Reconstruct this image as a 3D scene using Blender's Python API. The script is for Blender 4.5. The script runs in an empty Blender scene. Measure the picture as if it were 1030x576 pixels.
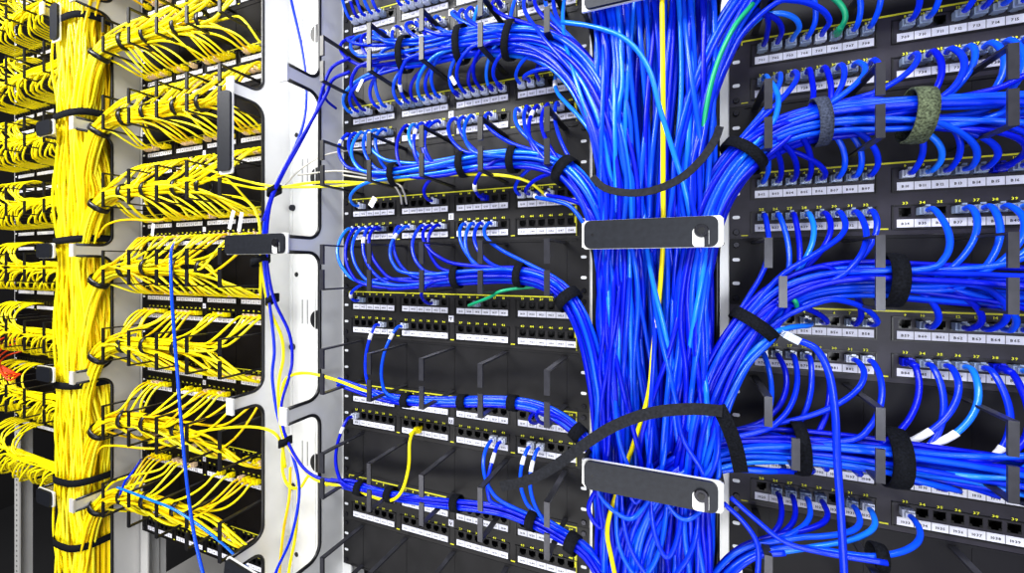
import bpy, bmesh, math, random
from mathutils import Vector, Matrix
random.seed(11)
R_ = random.random
def U(a, b): return a + (b - a) * random.random()
sc = bpy.context.scene
col = bpy.data.collections.new('server_room'); sc.collection.children.link(col)
link = col.objects.link

# ------------------------------------------------------------ frame of reference
# millimetres: X along the rack fronts, t out of the rack fronts towards the viewer, Z above eye level
YAW = math.radians(22.0); FPX = 425.0; DIST = 646.5; HZ = 269.0; EYE = 1300.0
CO, SI = math.cos(YAW), math.sin(YAW)
def w(X, t, Z): return Vector((X / 1000, -t / 1000, (EYE + Z) / 1000))
def at(px, py, t=0.0):
    d = DIST - t; r = (px - 515) / FPX
    X = (r * d * CO - d * SI) / (CO + r * SI)
    return (X, t, (HZ - py) * (d * CO - X * SI) / FPX)

# ------------------------------------------------------------ materials
M = {}
def mat(name, c, rough=.5, metal=0., spec=.5, noise=0., nscale=40., bump=0., trans=0., coat=0., sheen=0.):
    m = bpy.data.materials.new(name); m.use_nodes = True
    nt = m.node_tree; b = nt.nodes['Principled BSDF']
    b.inputs['Base Color'].default_value = (*c, 1); b.inputs['Roughness'].default_value = rough
    b.inputs['Metallic'].default_value = metal; b.inputs['Specular IOR Level'].default_value = spec
    b.inputs['Transmission Weight'].default_value = trans; b.inputs['Coat Weight'].default_value = coat
    b.inputs['Sheen Weight'].default_value = sheen
    if noise or bump:
        tc = nt.nodes.new('ShaderNodeTexCoord'); n = nt.nodes.new('ShaderNodeTexNoise')
        n.inputs['Scale'].default_value = nscale; n.inputs['Detail'].default_value = 4
        nt.links.new(tc.outputs['Object'], n.inputs['Vector'])
        if noise:
            r = nt.nodes.new('ShaderNodeValToRGB')
            r.color_ramp.elements[0].position = .3; r.color_ramp.elements[1].position = .7
            r.color_ramp.elements[0].color = (*[x * (1 - noise) for x in c], 1)
            r.color_ramp.elements[1].color = (*[min(1, x * (1 + noise)) for x in c], 1)
            nt.links.new(n.outputs['Fac'], r.inputs['Fac']); nt.links.new(r.outputs['Color'], b.inputs['Base Color'])
        if bump:
            bp = nt.nodes.new('ShaderNodeBump'); bp.inputs['Strength'].default_value = bump; bp.inputs['Distance'].default_value = .001
            nt.links.new(n.outputs['Fac'], bp.inputs['Height']); nt.links.new(bp.outputs['Normal'], b.inputs['Normal'])
    M[name] = m; return m
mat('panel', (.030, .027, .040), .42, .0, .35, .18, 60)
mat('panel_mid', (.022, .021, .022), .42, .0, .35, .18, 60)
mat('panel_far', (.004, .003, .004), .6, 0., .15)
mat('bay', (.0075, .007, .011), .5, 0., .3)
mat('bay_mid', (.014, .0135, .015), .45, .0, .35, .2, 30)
mat('jack', (.006, .006, .007), .3)
mat('jack_face', (.022, .022, .026), .35)
mat('gold', (.5, .35, .1), .3, .9)
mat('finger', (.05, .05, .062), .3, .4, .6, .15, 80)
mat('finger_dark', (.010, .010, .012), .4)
mat('yellow_line', (.62, .60, .03), .45)
mat('label', (.72, .72, .80), .55, noise=.06, nscale=200)
mat('ink', (.02, .02, .03), .6)
mat('number', (.85, .85, .04), .5)
mat('slot', (.75, .76, .78), .4)
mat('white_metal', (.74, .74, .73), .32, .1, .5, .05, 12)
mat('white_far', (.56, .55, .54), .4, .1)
mat('trim', (.008, .008, .010), .35)
mat('gate', (.018, .020, .027), .42, .3, .5, .2, 150)
mat('screw', (.05, .05, .06), .25, .8)
mat('velcro', (.007, .008, .012), .95, noise=.6, nscale=500, bump=.8, spec=.2)
mat('velcro_grey', (.055, .065, .10), .95, noise=.5, nscale=500, bump=.8, spec=.2)
mat('velcro_olive', (.10, .12, .075), .95, noise=.7, nscale=450, bump=1., spec=.2)
mat('velcro_flat', (.016, .017, .022), .8, noise=.4, nscale=300, bump=.5, spec=.3)
mat('blue_a', (.002, .034, .74), .24, spec=.4, noise=.10, nscale=14)
mat('blue_b', (.004, .085, .84), .22, spec=.4, noise=.12, nscale=14)
mat('blue_c', (.001, .010, .54), .27, spec=.35)
mat('blue_d', (.010, .20, .95), .22, spec=.6)
mat('green_cable', (.01, .33, .16), .3)
mat('white_cable', (.55, .53, .48), .4)
mat('orange_cable', (.75, .07, .01), .4)
mat('yellow_a', (.95, .80, .006), .35, spec=.35)
mat('yellow_b', (.90, .62, .004), .38, spec=.3)
mat('yellow_c', (.98, .90, .04), .35, spec=.35)
mat('plug_clear', (.55, .66, .85), .15, trans=.55, spec=.6)
mat('plug_pale', (.62, .66, .76), .3)
mat('plug_warm', (.80, .62, .45), .4)
mat('wrap', (.80, .80, .84), .5)
mat('floor', (.03, .03, .032), .4, noise=.1, nscale=4)
mat('dark_wall', (.006, .005, .006), .8, noise=.2, nscale=3)
mat('side_wall', (.45, .45, .46), .8, noise=.03, nscale=3)
BL = ['blue_a'] * 5 + ['blue_b'] * 4 + ['blue_c'] * 3 + ['blue_d']
YL = ['yellow_a'] * 5 + ['yellow_b'] * 2 + ['yellow_c'] * 2

# ------------------------------------------------------------ mesh helpers (all in mm, local: x, y = -t, z)
class MB:
    def __init__(s): s.v = []; s.f = []
    def add(s, vs, fs):
        o = len(s.v); s.v += [tuple(v) for v in vs]; s.f += [tuple(i + o for i in f) for f in fs]
    def box(s, x0, x1, t0, t1, z0, z1):
        s.add([(x, -t, z) for x in (x0, x1) for t in (t0, t1) for z in (z0, z1)],
              [(0, 1, 3, 2), (4, 6, 7, 5), (0, 4, 5, 1), (2, 3, 7, 6), (0, 2, 6, 4), (1, 5, 7, 3)])
    def rbox(s, x0, x1, t0, t1, z0, z1, r, n=5):       # box with corners rounded in the xz plane
        pts = []
        for cx, cz, a0 in ((x1 - r, z1 - r, 0), (x0 + r, z1 - r, 90), (x0 + r, z0 + r, 180), (x1 - r, z0 + r, 270)):
            for i in range(n + 1):
                a = math.radians(a0 + 90 * i / n); pts.append((cx + r * math.cos(a), cz + r * math.sin(a)))
        s.prism(pts, t0, t1)
    def prism(s, pts, t0, t1):
        n = len(pts)
        s.add([(x, -t0, z) for x, z in pts] + [(x, -t1, z) for x, z in pts],
              [tuple(range(n)), tuple(range(2 * n - 1, n - 1, -1))] + [(i, i + n, (i + 1) % n + n, (i + 1) % n) for i in range(n)])
    def cyl(s, x, z, t0, t1, r0, r1=None, n=14):
        r1 = r0 if r1 is None else r1
        vs = [(x + r * math.cos(6.28318 * i / n), -t, z + r * math.sin(6.28318 * i / n)) for t, r in ((t0, r0), (t1, r1)) for i in range(n)]
        s.add(vs, [tuple(range(n)), tuple(range(2 * n - 1, n - 1, -1))] + [(i, i + n, (i + 1) % n + n, (i + 1) % n) for i in range(n)])
    def tube(s, P, r, n=6, cap=True):                   # P list of Vectors (already x,y,z)
        P = [Vector(p) for p in P]
        m = len(P); T = [(P[min(i + 1, m - 1)] - P[max(i - 1, 0)]).normalized() for i in range(m)]
        a = Vector((0, 0, 1)) if abs(T[0].z) < .8 else Vector((1, 0, 0))
        N = (a - T[0] * a.dot(T[0])).normalized(); vs = []
        for i in range(m):
            N = (N - T[i] * N.dot(T[i]))
            N = N.normalized() if N.length > 1e-6 else T[i].orthogonal().normalized()
            B = T[i].cross(N); rr = r[i] if isinstance(r, list) else r
            for k in range(n):
                q = 6.28318 * k / n; vs.append(P[i] + (N * math.cos(q) + B * math.sin(q)) * rr)
        fs = [(i * n + k, i * n + (k + 1) % n, (i + 1) * n + (k + 1) % n, (i + 1) * n + k) for i in range(m - 1) for k in range(n)]
        if cap: fs += [tuple(range(n - 1, -1, -1)), tuple((m - 1) * n + k for k in range(n))]
        s.add(vs, fs)
    def mesh(s, name, m, smooth=False):
        me = bpy.data.meshes.new(name)
        me.from_pydata([(x / 1000, y / 1000, z / 1000) for x, y, z in s.v], [], s.f)
        me.materials.append(M[m])
        bm = bmesh.new(); bm.from_mesh(me); bmesh.ops.recalc_face_normals(bm, faces=bm.faces); bm.to_mesh(me); bm.free()
        if smooth: me.polygons.foreach_set('use_smooth', [True] * len(me.polygons))
        me.update(); return me
    def build(s, name, m, parent=None, smooth=False):
        return put(name, s.mesh(name, m, smooth), parent)
def put(name, me, parent=None, loc=None):
    o = bpy.data.objects.new(name, me); link(o)
    if parent: o.parent = parent
    if loc: o.location = loc
    return o
def tag(o, label, cat, group=None, kind=None):
    if kind: o['kind'] = kind
    if label: o['label'] = label
    if cat: o['category'] = cat
    if group: o['group'] = group
    return o
def thing(name, X, t, Z, label, cat, group=None):
    o = bpy.data.objects.new(name, None); link(o); o.location = w(X, t, Z); o.empty_display_size = .02
    return tag(o, label, cat, group)
def copy_tree(o, parent=None):
    c = o.copy(); link(c)
    if parent: c.parent = parent
    for ch in list(KIDS.get(o.name, [])): copy_tree(ch, c)
    return c
KIDS = {}
def kid(parent, o): KIDS.setdefault(parent.name, []).append(o); return o

def smooth_path(C, sub=5):                               # Catmull-Rom through tuples
    C = [Vector(c) for c in C]
    if len(C) < 3: return C
    P = [C[0] * 2 - C[1]] + C + [C[-1] * 2 - C[-2]]; out = []
    for i in range(1, len(P) - 2):
        a, b, c, d = P[i - 1], P[i], P[i + 1], P[i + 2]
        for k in range(sub):
            u = k / sub
            out.append(.5 * ((2 * b) + (c - a) * u + (2 * a - 5 * b + 4 * c - d) * u * u + (3 * b - a - 3 * c + d) * u ** 3))
    out.append(C[-1]); return out
def resample(P, step):
    out = [P[0]]; acc = 0
    for i in range(1, len(P)):
        seg = (P[i] - P[i - 1]).length; 
        while acc + seg >= step and seg > 1e-9:
            f = (step - acc) / seg
            q = P[i - 1].lerp(P[i], f) if True else None
            out.append(q); P[i - 1] = q; seg = (P[i] - q).length; acc = 0
        acc += seg
    out.append(P[-1]); return out
def X2(P): return [Vector((p[0], -p[1], p[2])) for p in P]   # (X,t,Z) -> mesh axes

# ------------------------------------------------------------ writing
GL = {}
def glyph(ch):
    if ch in GL: return GL[ch]
    cu = bpy.data.curves.new('g', 'FONT'); cu.body = ch; cu.size = 1; cu.resolution_u = 1; cu.extrude = 0; cu.offset = .022
    ob = bpy.data.objects.new('g', cu); sc.collection.objects.link(ob)
    dg = bpy.context.evaluated_depsgraph_get(); me = bpy.data.meshes.new_from_object(ob.evaluated_get(dg))
    vs = [tuple(v.co) for v in me.vertices]; fs = [tuple(p.vertices) for p in me.polygons]
    wd = max([v[0] for v in vs] or [0.3])
    bpy.data.objects.remove(ob); bpy.data.curves.remove(cu); bpy.data.meshes.remove(me)
    GL[ch] = (vs, fs, wd); return GL[ch]
def text(mb, s, x, z, size, t, up=False, wide=1.0):                # centred at x, baseline z
    tot = sum(glyph(c)[2] + .08 for c in s) * size * wide; cx = -tot / 2
    for c in s:
        vs, fs, wd = glyph(c)
        if up: mb.add([(x - v[1] * size, -t, z + cx + v[0] * size * wide) for v in vs], fs)
        else: mb.add([(x + cx + v[0] * size * wide, -t, z + v[1] * size) for v in vs], fs)
        cx += (wd + .08) * size * wide

# ------------------------------------------------------------ the room
def struct(name, mb, m): return tag(mb.build(name, m), None, None, kind='structure')
b = MB(); b.box(-3400, 1900, -1700, 2400, -EYE - 100, -EYE); o = struct('floor', b, 'floor'); o.location.z = EYE / 1000
b = MB(); b.box(-3400, 1900, -1000, -900, -EYE, 1500); o = struct('wall_back', b, 'dark_wall'); o.location.z = EYE / 1000
b = MB(); b.box(-3500, -3400, -1000, 2400, -EYE, 1500); o = struct('wall_left', b, 'dark_wall'); o.location.z = EYE / 1000

# ------------------------------------------------------------ rack geometry constants
ML, RL, YLX, FLX = -616.0, 59.0, -1273.0, -1938.0        # left edges of middle, right, yellow, far-left racks
WID = 483.0
ZM, ZR, ZY = 453.5, 447.7, 453.5                         # bottom of the upper label strip of panel 0
P4 = 177.8
def pc(z0, k): return z0 - P4 * k - 8.5                  # panel centre
def mc(z0, k): return pc(z0, k) + 88.9                   # cable manager above panel k
MIDB = [(25.5 + 113.8 * i, 96.0, 6) for i in range(4)]
RGTB = [(30.0 + 149.0 * i, 127.0, 8) for i in range(3)]
def ports(blocks):
    out = []
    for s, wd, n in blocks:
        for i in range(n): out.append(s + wd * (i + .5) / n)
    return out
PM, PR = ports(MIDB), ports(RGTB)
ZU, ZLW = 27.0, -17.5                                    # port centre heights in a panel

# jack mesh: recess with a T shaped opening
def jack_mesh(name, m):
    b = MB(); hw, hh = 6.0, 5.6
    b.box(-hw, hw, -12, -11, -hh, hh)
    b.box(-hw, -hw + .6, -12, 3, -hh, hh); b.box(hw - .6, hw, -12, 3, -hh, hh)
    b.box(-hw, hw, -12, 3, hh - .6, hh); b.box(-hw, hw, -12, 3, -hh, -hh + .6)
    b.box(-hw, -3.2, 1.5, 3.1, -hh, -hh + 3.0); b.box(3.2, hw, 1.5, 3.1, -hh, -hh + 3.0)
    return b.mesh(name, m)
JK = {'panel': jack_mesh('port', 'jack'), 'panel_mid': jack_mesh('port', 'jack'), 'panel_far': jack_mesh('port', 'jack')}

def plate_mesh(name, m, px):
    hx = [(p - 6, p + 6) for p in px]; xs = sorted(set([0, WID] + [q for h in hx for q in h]))
    zs = [-44.3, ZLW - 5.6, ZLW + 5.6, ZU - 5.6, ZU + 5.6, 44.3]; b = MB()
    for i in range(len(xs) - 1):
        ish = any(abs(xs[i] - h[0]) < .01 for h in hx)
        if not ish: b.box(xs[i], xs[i + 1], 0, 3, zs[0], zs[-1])
        else:
            for j in (0, 2, 4): b.box(xs[i], xs[i + 1], 0, 3, zs[j], zs[j + 1])
    return b.mesh(name, m)
def make_panel(X0, z0, k, blocks, m, label, group, texts, letter=None, simple=False):
    t = thing('patch_bay', X0, 0, pc(z0, k), label, 'patch bay', group)
    px = ports(blocks); mk = 'pl_' + m + str(len(px)) + str(len(blocks))
    if mk not in CACHE:
        CACHE[mk] = plate_mesh('faceplate', m, px)
        b = MB()                                          # raised surrounds round every port block
        for s, wd, n in blocks:
            for zc in (ZU, ZLW):
                for (a, c, z1, z2) in ((s - 5, s - 3.4, zc - 19.5, zc + 8.6), (s + wd + 1.5, s + wd + 3, zc - 19.5, zc + 8.6), (s - 5, s + wd + 3, zc + 7.6, zc + 8.6), (s - 5, s + wd + 3, zc - 20.4, zc - 19.4)):
                    b.box(a, c, 3, 4.4, z1, z2)
        CACHE[mk + 's'] = b.mesh('port_surround', 'trim')
        b = MB(); z1 = 43.0
        b.box(14, WID - 20, 3, 3.8, z1 - 2.0, z1); b.box(WID - 20, WID - 18.6, 3, 3.8, -40, z1); b.box(14, 15.3, 3, 3.8, z1 - 6, z1)
        b.box(WID - 22.5, WID - 18.6, 3, 3.9, -20, 26) if len(blocks) == 4 else b.box(14, 22, 3, 3.8, -41.3, -40)
        for s, wd, n in blocks[:-1]: b.box(s + wd + 5, s + wd + 14, 3, 3.8, -38, -36.2)
        CACHE[mk + 'y'] = b.mesh('yellow_outline', 'yellow_line')
        b = MB(); b.rbox(-4.5, 4.5, 3, 3.5, -2.3, 2.3, 2.2); CACHE['slot'] = b.mesh('mounting_slot', 'slot')
        b = MB(); b.cyl(0, 0, 3, 5, 4.2, 3.4); b.box(-.5, .5, 5, 5.3, -2.2, 2.2); b.box(-2.2, 2.2, 5, 5.3, -.5, .5); CACHE['screw'] = b.mesh('screw', 'screw')
        b = MB()
        for x, zc in ((0, 0),): b.box(0, 1, 0, 1, 0, 1)
        for s, wd, n in blocks[:1]:
            q = MB(); q.box(0, wd, 3.2, 4.2, -5, 4.6)
            for i in range(1, n): pass
            CACHE[mk + 'l'] = q.mesh('label_strip', 'label')
            q = MB()
            for i in range(1, n): q.box(wd * i / n - .25, wd * i / n + .25, 4.2, 4.35, -5, 4.6)
            CACHE[mk + 'd'] = q
            q = MB()
            for i in range(n):
                p = wd * (i + .5) / n; q.box(p - 6, p + 6, 3, 3.6, -5.6, 5.6)
            CACHE[mk + 'r'] = q.mesh('port_row', 'jack')
    put('faceplate', CACHE[mk], t); put('port_surround', CACHE[mk + 's'], t); put('yellow_outline', CACHE[mk + 'y'], t)
    for row, zc in ((0, ZU), (1, ZLW)):
        if not simple:
            for i, p in enumerate(px):
                jo = put('port', JK[m], t, (p / 1000, 0, zc / 1000)); num = i + 1 + row * len(px); nk = ('num', num, len(blocks))
                if nk not in CACHE:
                    q = MB(); text(q, str(num), 0, 9.2, 4.4 if len(blocks) == 3 else 5.0, 4.0, wide=1.25); CACHE[nk] = q.mesh('port_number', 'number')
                put('port_number', CACHE[nk], jo)
        for bi, (s, wd, n) in enumerate(blocks):
            ls = put('label_strip', CACHE[mk + 'l'], t, (s / 1000, 0, (zc - 13.2) / 1000))
            if simple: put('port_row', CACHE[mk + 'r'], t, (s / 1000, 0, zc / 1000))
            else:
                q = MB(); q.v = list(CACHE[mk + 'd'].v); q.f = list(CACHE[mk + 'd'].f)
                for i in range(n):
                    text(q, texts(row, bi * n + i), wd * (i + .5) / n, -2.0, 4.2, 4.35, wide=1.1)
                q.build('printed_text', 'ink', ls)
    for x in (8, WID - 8):
        for z in (-15.9, 15.9): put('mounting_slot', CACHE['slot'], t, (x / 1000, 0, z / 1000))
        for z in (-36, 36): put('screw', CACHE['screw'], t, (x / 1000, 0, z / 1000))
    if len(blocks) == 4 and not simple:
        b = MB(); b.box(237, 247, 3.2, 4.2, -6, 5); o = b.build('letter_tag', 'label', t)
        b = MB(); text(b, letter or 'S', 242, -4, 8, 4.4); b.build('printed_letter', 'ink', o)
        b = MB(); text(b, 'Cat5e', WID - 19.2, 4, 7, 4.1, up=True); b.build('printed_name', 'number', t)
    return t
CACHE = {}

def make_manager(X0, z0, k, m, fm, label, group, bare=False, dark=False):
    t = thing('cable_manager', X0, 0, mc(z0, k), label, 'cable manager', group)
    key = 'cm' + m
    if key not in CACHE:
        b = MB(); b.box(0, WID, 0, 2.5, -44.3, 44.3); b.box(18, WID - 18, 2.5, 3.5, 41, 44.3); b.box(18, WID - 18, 2.5, 3.5, -44.3, -41)
        for i in range(5): b.box(40 + 100 * i + 7, 40 + 100 * i + 8.2, 2.5, 3.1, -40, 40)
        CACHE[key] = b.mesh('back_plate', m)
    put('back_plate', CACHE[key], t)
    for i in range(5):
        if ('fg' + fm) not in CACHE:
            b = MB(); hw = 4.0
            b.box(-hw, hw, 2.5, 100, 36.5, 39); b.box(-hw, hw, 98, 101, 5, 39)
            CACHE['fg' + fm] = b.mesh('finger', fm)
            b = MB(); b.box(-hw, hw, 2.5, 100, -39, -36.5); b.box(-hw, hw, 98, 101, -39, -4)
            CACHE['fh' + fm] = b.mesh('finger', fm)
        X = (30 if X0 == RL else 46 if X0 == ML else 41) + 100 * i
        put('finger', CACHE['fg' + fm], t, (X / 1000, 0, 0)); put('finger', CACHE['fh' + fm], t, ((X + ({3: 14, 4: 26}.get(k, 0) if (i == 0 and X0 == RL) else 0)) / 1000, 0, 0))
    for x in (8, WID - 8):
        for z in (-15.9, 15.9): put('mounting_slot', CACHE['slot'], t, (x / 1000, 0, z / 1000))
        for z in (-36, 36): put('screw', CACHE['screw'], t, (x / 1000, 0, z / 1000))
    return t

ORD = ['topmost', 'second', 'third', 'fourth', 'fifth', 'sixth', 'seventh', 'eighth', 'ninth']
def tx_right(k):
    def f(row, i):
        if k == 1: return str(701 + i) if row == 0 else str(725 + i)
        if k == 2: return 'B%02d' % (i + 2 if row == 0 else i + 26)
        if k == 3: return 'B%02d' % (i + 51 if row == 0 else i + 76)
        return str(1001 + i + 24 * row)
    return f
for k in range(1, 6):
    if k < 5: make_panel(RL, ZR, k, RGTB, 'panel', ('%s dark patch panel of the right rack with numbered ports and white labels' % ('lowest' if k == 4 else ORD[k - 1])), 'patch panels of the right rack', tx_right(k))
    make_manager(RL, ZR, k, 'bay', 'finger', '%s black cable manager with bent fingers counting down the right rack' % ORD[k - 1], 'cable managers of the right rack')
for k in range(0, 7):
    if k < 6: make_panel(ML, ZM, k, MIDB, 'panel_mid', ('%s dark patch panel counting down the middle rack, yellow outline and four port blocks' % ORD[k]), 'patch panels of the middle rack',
               (lambda kk: (lambda row, i: '%02d%02d' % (11 + kk, i + 1 + 24 * row)))(k), 'RFSTUV'[k])
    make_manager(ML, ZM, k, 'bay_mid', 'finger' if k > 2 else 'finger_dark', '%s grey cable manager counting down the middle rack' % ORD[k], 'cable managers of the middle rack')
for k in range(-1, 7):
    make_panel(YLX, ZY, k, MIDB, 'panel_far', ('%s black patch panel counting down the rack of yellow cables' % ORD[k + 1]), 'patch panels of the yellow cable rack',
               (lambda kk: (lambda row, i: '%02d' % (i + 1 + 24 * row)))(k), 'HABCDEFG'[k + 1])
    make_manager(YLX, ZY, k, 'panel_far', 'finger_dark', '%s black cable manager counting down the rack of yellow cables' % ORD[k + 1], 'cable managers of the yellow cable rack')
for k in range(-1, 6):
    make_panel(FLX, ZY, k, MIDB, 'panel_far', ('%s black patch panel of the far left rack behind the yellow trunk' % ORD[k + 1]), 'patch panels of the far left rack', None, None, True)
    make_manager(FLX, ZY, k, 'panel_far', 'finger_dark', '%s black cable manager of the far left rack' % ORD[k + 1], 'cable managers of the far left rack')

# ------------------------------------------------------------ rack frames
def make_rack(X0, wm, label, lowest=None):
    t = thing('equipment_rack', X0, 0, -EYE, label, 'rack')
    H = 2150
    for x0, x1 in ((-14, 16), (WID - 16, WID + 14)):
        b = MB(); b.box(x0, x1, -4, -.5, 0, H); b.box(x0 if x0 < 0 else x1 - 3, x0 + 3 if x0 < 0 else x1, -40, -4, 0, H)
        u = b.build('upright', wm, t)
        if lowest:
            q = MB()
            for i in range(40): q.rbox((x0 + x1) / 2 - 2.5, (x0 + x1) / 2 + 2.5, -.5, -.2, 250 + i * 15.9, 256 + i * 15.9, 1.5, 2)
            q.build('punched_holes', 'trim', u)
        b = MB(); b.box(x0, x1, -640, -600, 0, H); b.build('upright', wm, t)
    b = MB(); b.box(-14, WID + 14, -640, 0, 0, 60); b.build('base', wm, t)
    b = MB(); b.box(-14, WID + 14, -640, 0, H - 40, H); b.build('top_frame', wm, t)
    b = MB(); b.box(-10, WID + 10, -642, -640, 60, H - 40); b.build('rear_panel', 'dark_wall', t)
    return t
make_rack(ML, 'white_metal', 'white framed middle rack holding six panels and blue cables')
make_rack(RL, 'white_metal', 'white framed right rack with the closest panels')
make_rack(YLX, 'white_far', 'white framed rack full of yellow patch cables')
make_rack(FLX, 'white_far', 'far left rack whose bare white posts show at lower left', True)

# ------------------------------------------------------------ vertical cable managers with arms and gates
ARMZ = [332 + 293, 332, 40, -253, -546, -546 - 293]
def prof(front=56, tip=128, hh=13, rad=24):
    P = [(front, 850 - EYE + EYE)]
    P = [(front, 850)]
    for za in ARMZ:
        P.append((front, za + hh + rad))
        for i in range(1, 7):
            a = math.pi / 2 * i / 6; P.append((front + rad - rad * math.cos(a), za + hh + rad - rad * math.sin(a)))
        P.append((tip, za + hh)); P.append((tip, za - hh))
        for i in range(0, 6):
            a = math.pi / 2 * i / 6; P.append((front + rad - rad * math.sin(a), za - hh - rad + rad * math.cos(a)))
        P.append((front, za - hh - rad))
    P.append((front, -EYE + 3)); return P
def make_vman(XL, XR, wm, label, wide=0, extra=True):
    t = thing('vertical_cable_manager', (XL + XR) / 2, 0, -EYE, label, 'vertical cable manager')
    cx = (XL + XR) / 2
    P = prof()
    for X, nm in ((XL, 'side_plate'), (XR, 'side_plate')):
        b = MB(); poly = P + [(-60, -EYE + 3), (-60, 850)]; n = len(poly)
        vs = [(X - cx + s, -tt, z + EYE) for s in (-1.2, 1.2) for tt, z in poly]
        b.add(vs, [tuple(range(n)), tuple(range(2 * n - 1, n - 1, -1))] + [(i, i + n, (i + 1) % n + n, (i + 1) % n) for i in range(n)])
        me = b.mesh(nm, wm); bm = bmesh.new(); bm.from_mesh(me); bmesh.ops.triangulate(bm, faces=[f for f in bm.faces if len(f.verts) > 4]); bm.to_mesh(me); bm.free()
        sp = put(nm, me, t)
        # rubber edge trim between the arms
        seg = []; cur = []
        for q in P:
            cur.append(q)
            if q[0] > 120:
                if len(cur) > 1: seg.append(cur)
                cur = [q] if False else []
        seg.append(cur)
        run = [];
        allp = P[:]; runs = [[]]
        for q in allp:
            if q[0] > 120:
                runs[-1].append((122, q[1])); runs.append([(122, q[1])]) if len(runs[-1]) > 1 and False else None
                if q[1] in [za - 13 for za in ARMZ]: runs[-1].pop(); runs.append([(122, q[1])])
            else: runs[-1].append(q)
        for r in runs:
            if len(r) > 1:
                c = MB(); c.tube([(X - cx, -tt, z + EYE) for tt, z in r], 3.2, 8); c.build('edge_trim', 'trim', sp, True)
    # back plate with knock-outs
    b = MB(); x0, x1 = XL - cx - wide, XR - cx
    b.box(x0, x1, -8, -5, 0, EYE + 850)
    for f in (.3, .62): b.box(x0 + (x1 - x0) * f, x0 + (x1 - x0) * f + 1.5, -5, -3.5, 0, EYE + 850)
    bp = b.build('back_plate', wm, t)
    b = MB(); b.box(XL - cx - 18, XL - cx, -3, 0, 0, EYE + 850) ; b.box(XR - cx, XR - cx + (2 if wide else 0.5), -3, 0, 0, EYE + 850); b.build('flange', wm, t)
    for i, za in enumerate(ARMZ[:-1]):
        zc = za - 146.5
        b = MB(); b.cyl(x1 - 70, zc + EYE, -5, -4.4, 19, 19, 24); b.build('round_knockout', 'trim', bp)
        b = MB(); b.cyl(x1 - 138, zc + EYE - 60, -5, 0, 7, 6, 14); b.build('bolt', 'screw', bp)
        b = MB(); b.cyl(x1 - 128, zc + EYE + 92, -5, -4.4, 5, 5, 12); b.build('round_knockout', 'trim', bp)
        for dx in (-112, -98):
            b = MB(); b.box(x1 + dx, x1 + dx + 1.4, -5, -4.6, zc + EYE - 10, zc + EYE + 40); b.build('slot_mark', 'trim', bp)
        for X in (XL, XR):
            b = MB(); sgn = 1 if X == XL else -1
            b.box(X - cx - 2 + (0 if X == XL else -14), X - cx + (16 if X == XL else 2), 124, 127.5, za + EYE - 15, za + EYE + 15)
            b.build('bracket', wm, t)
    return t
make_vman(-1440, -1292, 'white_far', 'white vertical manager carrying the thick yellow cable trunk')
make_vman(-770, -622, 'white_metal', 'white vertical manager between the yellow rack and the middle rack', 52)
make_vman(-114, 40, 'white_metal', 'white vertical manager behind the thick blue cable trunk')

def gate(XL, XR, z, label, notch=True, tilt=0, group='hinged gates of the vertical managers', vertical=False):
    wd = XR - XL; t = thing('gate', XL, 128, z, label, 'latch gate', group)
    b = MB(); b.rbox(0, wd, 2, 6, -17, 17, 8)
    p = b.build('gate_plate', 'gate', t)
    b = MB(); b.rbox(-2, wd + 5, -1.5, 1.6, -17.6, 17.6, 4); b.build('backing_plate', 'white_metal', t)
    b = MB(); b.cyl(10, 0, 6, 6.3, 1.6); b.build('pin_hole', 'trim', p)
    if notch:
        b = MB(); b.rbox(wd - 26, wd - 9, 6, 6.4, -16.8, 4, 4); b.build('white_notch', 'white_metal', p)
        b = MB(); b.cyl(wd - 17, 1, 6.5, 9, 7.6, 6.8, 20); b.box(wd - 14, wd - 9.5, 6.3, 6.7, -16.8, 0); s = b.build('screw', 'screw', p)
        b = MB(); b.cyl(wd - 17, 1, 9, 9.8, 4.0, 4.0, 6); b.build('washer', 'trim', s)
    if vertical: t.rotation_euler = (0, math.radians(90), 0)
    elif tilt: t.rotation_euler = (0, math.radians(tilt), 0)
    return t
gate(-112, 36, 40, 'dark horizontal latch plate across the middle of the blue trunk')
gate(-112, 36, -253, 'dark horizontal latch plate low across the blue trunk')
gate(-112, 36, 333, 'dark horizontal latch plate at the very top of the blue trunk')
for z, s in ((332, 'uppermost'), (40, 'second'), (-253, 'third'), (-546, 'lowest')):
    gate(-1440, -1375, z, '%s short blue grey latch plate hooked over the yellow trunk' % s, False)
gate(-767, -620, 41, 'closed dark latch plate on the white manager beside yellow rack')
g = gate(-770, -625, 320, 'open dark latch plate hanging upright at the right end of yellow rack', False); g.rotation_euler = (0, math.radians(90), 0)
gate(-767, -650, -541, 'dark latch plate at the bottom edge below the yellow rack', False, 9)
gg = gate(-1458, -1375, 640, 'upright blue grey latch plate beside top of yellow trunk', False); gg.rotation_euler = (0, math.radians(90), 0)
gg.location = w(*at(57, 5, 120)[:1], 120, at(57, 5, 120)[2])

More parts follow.
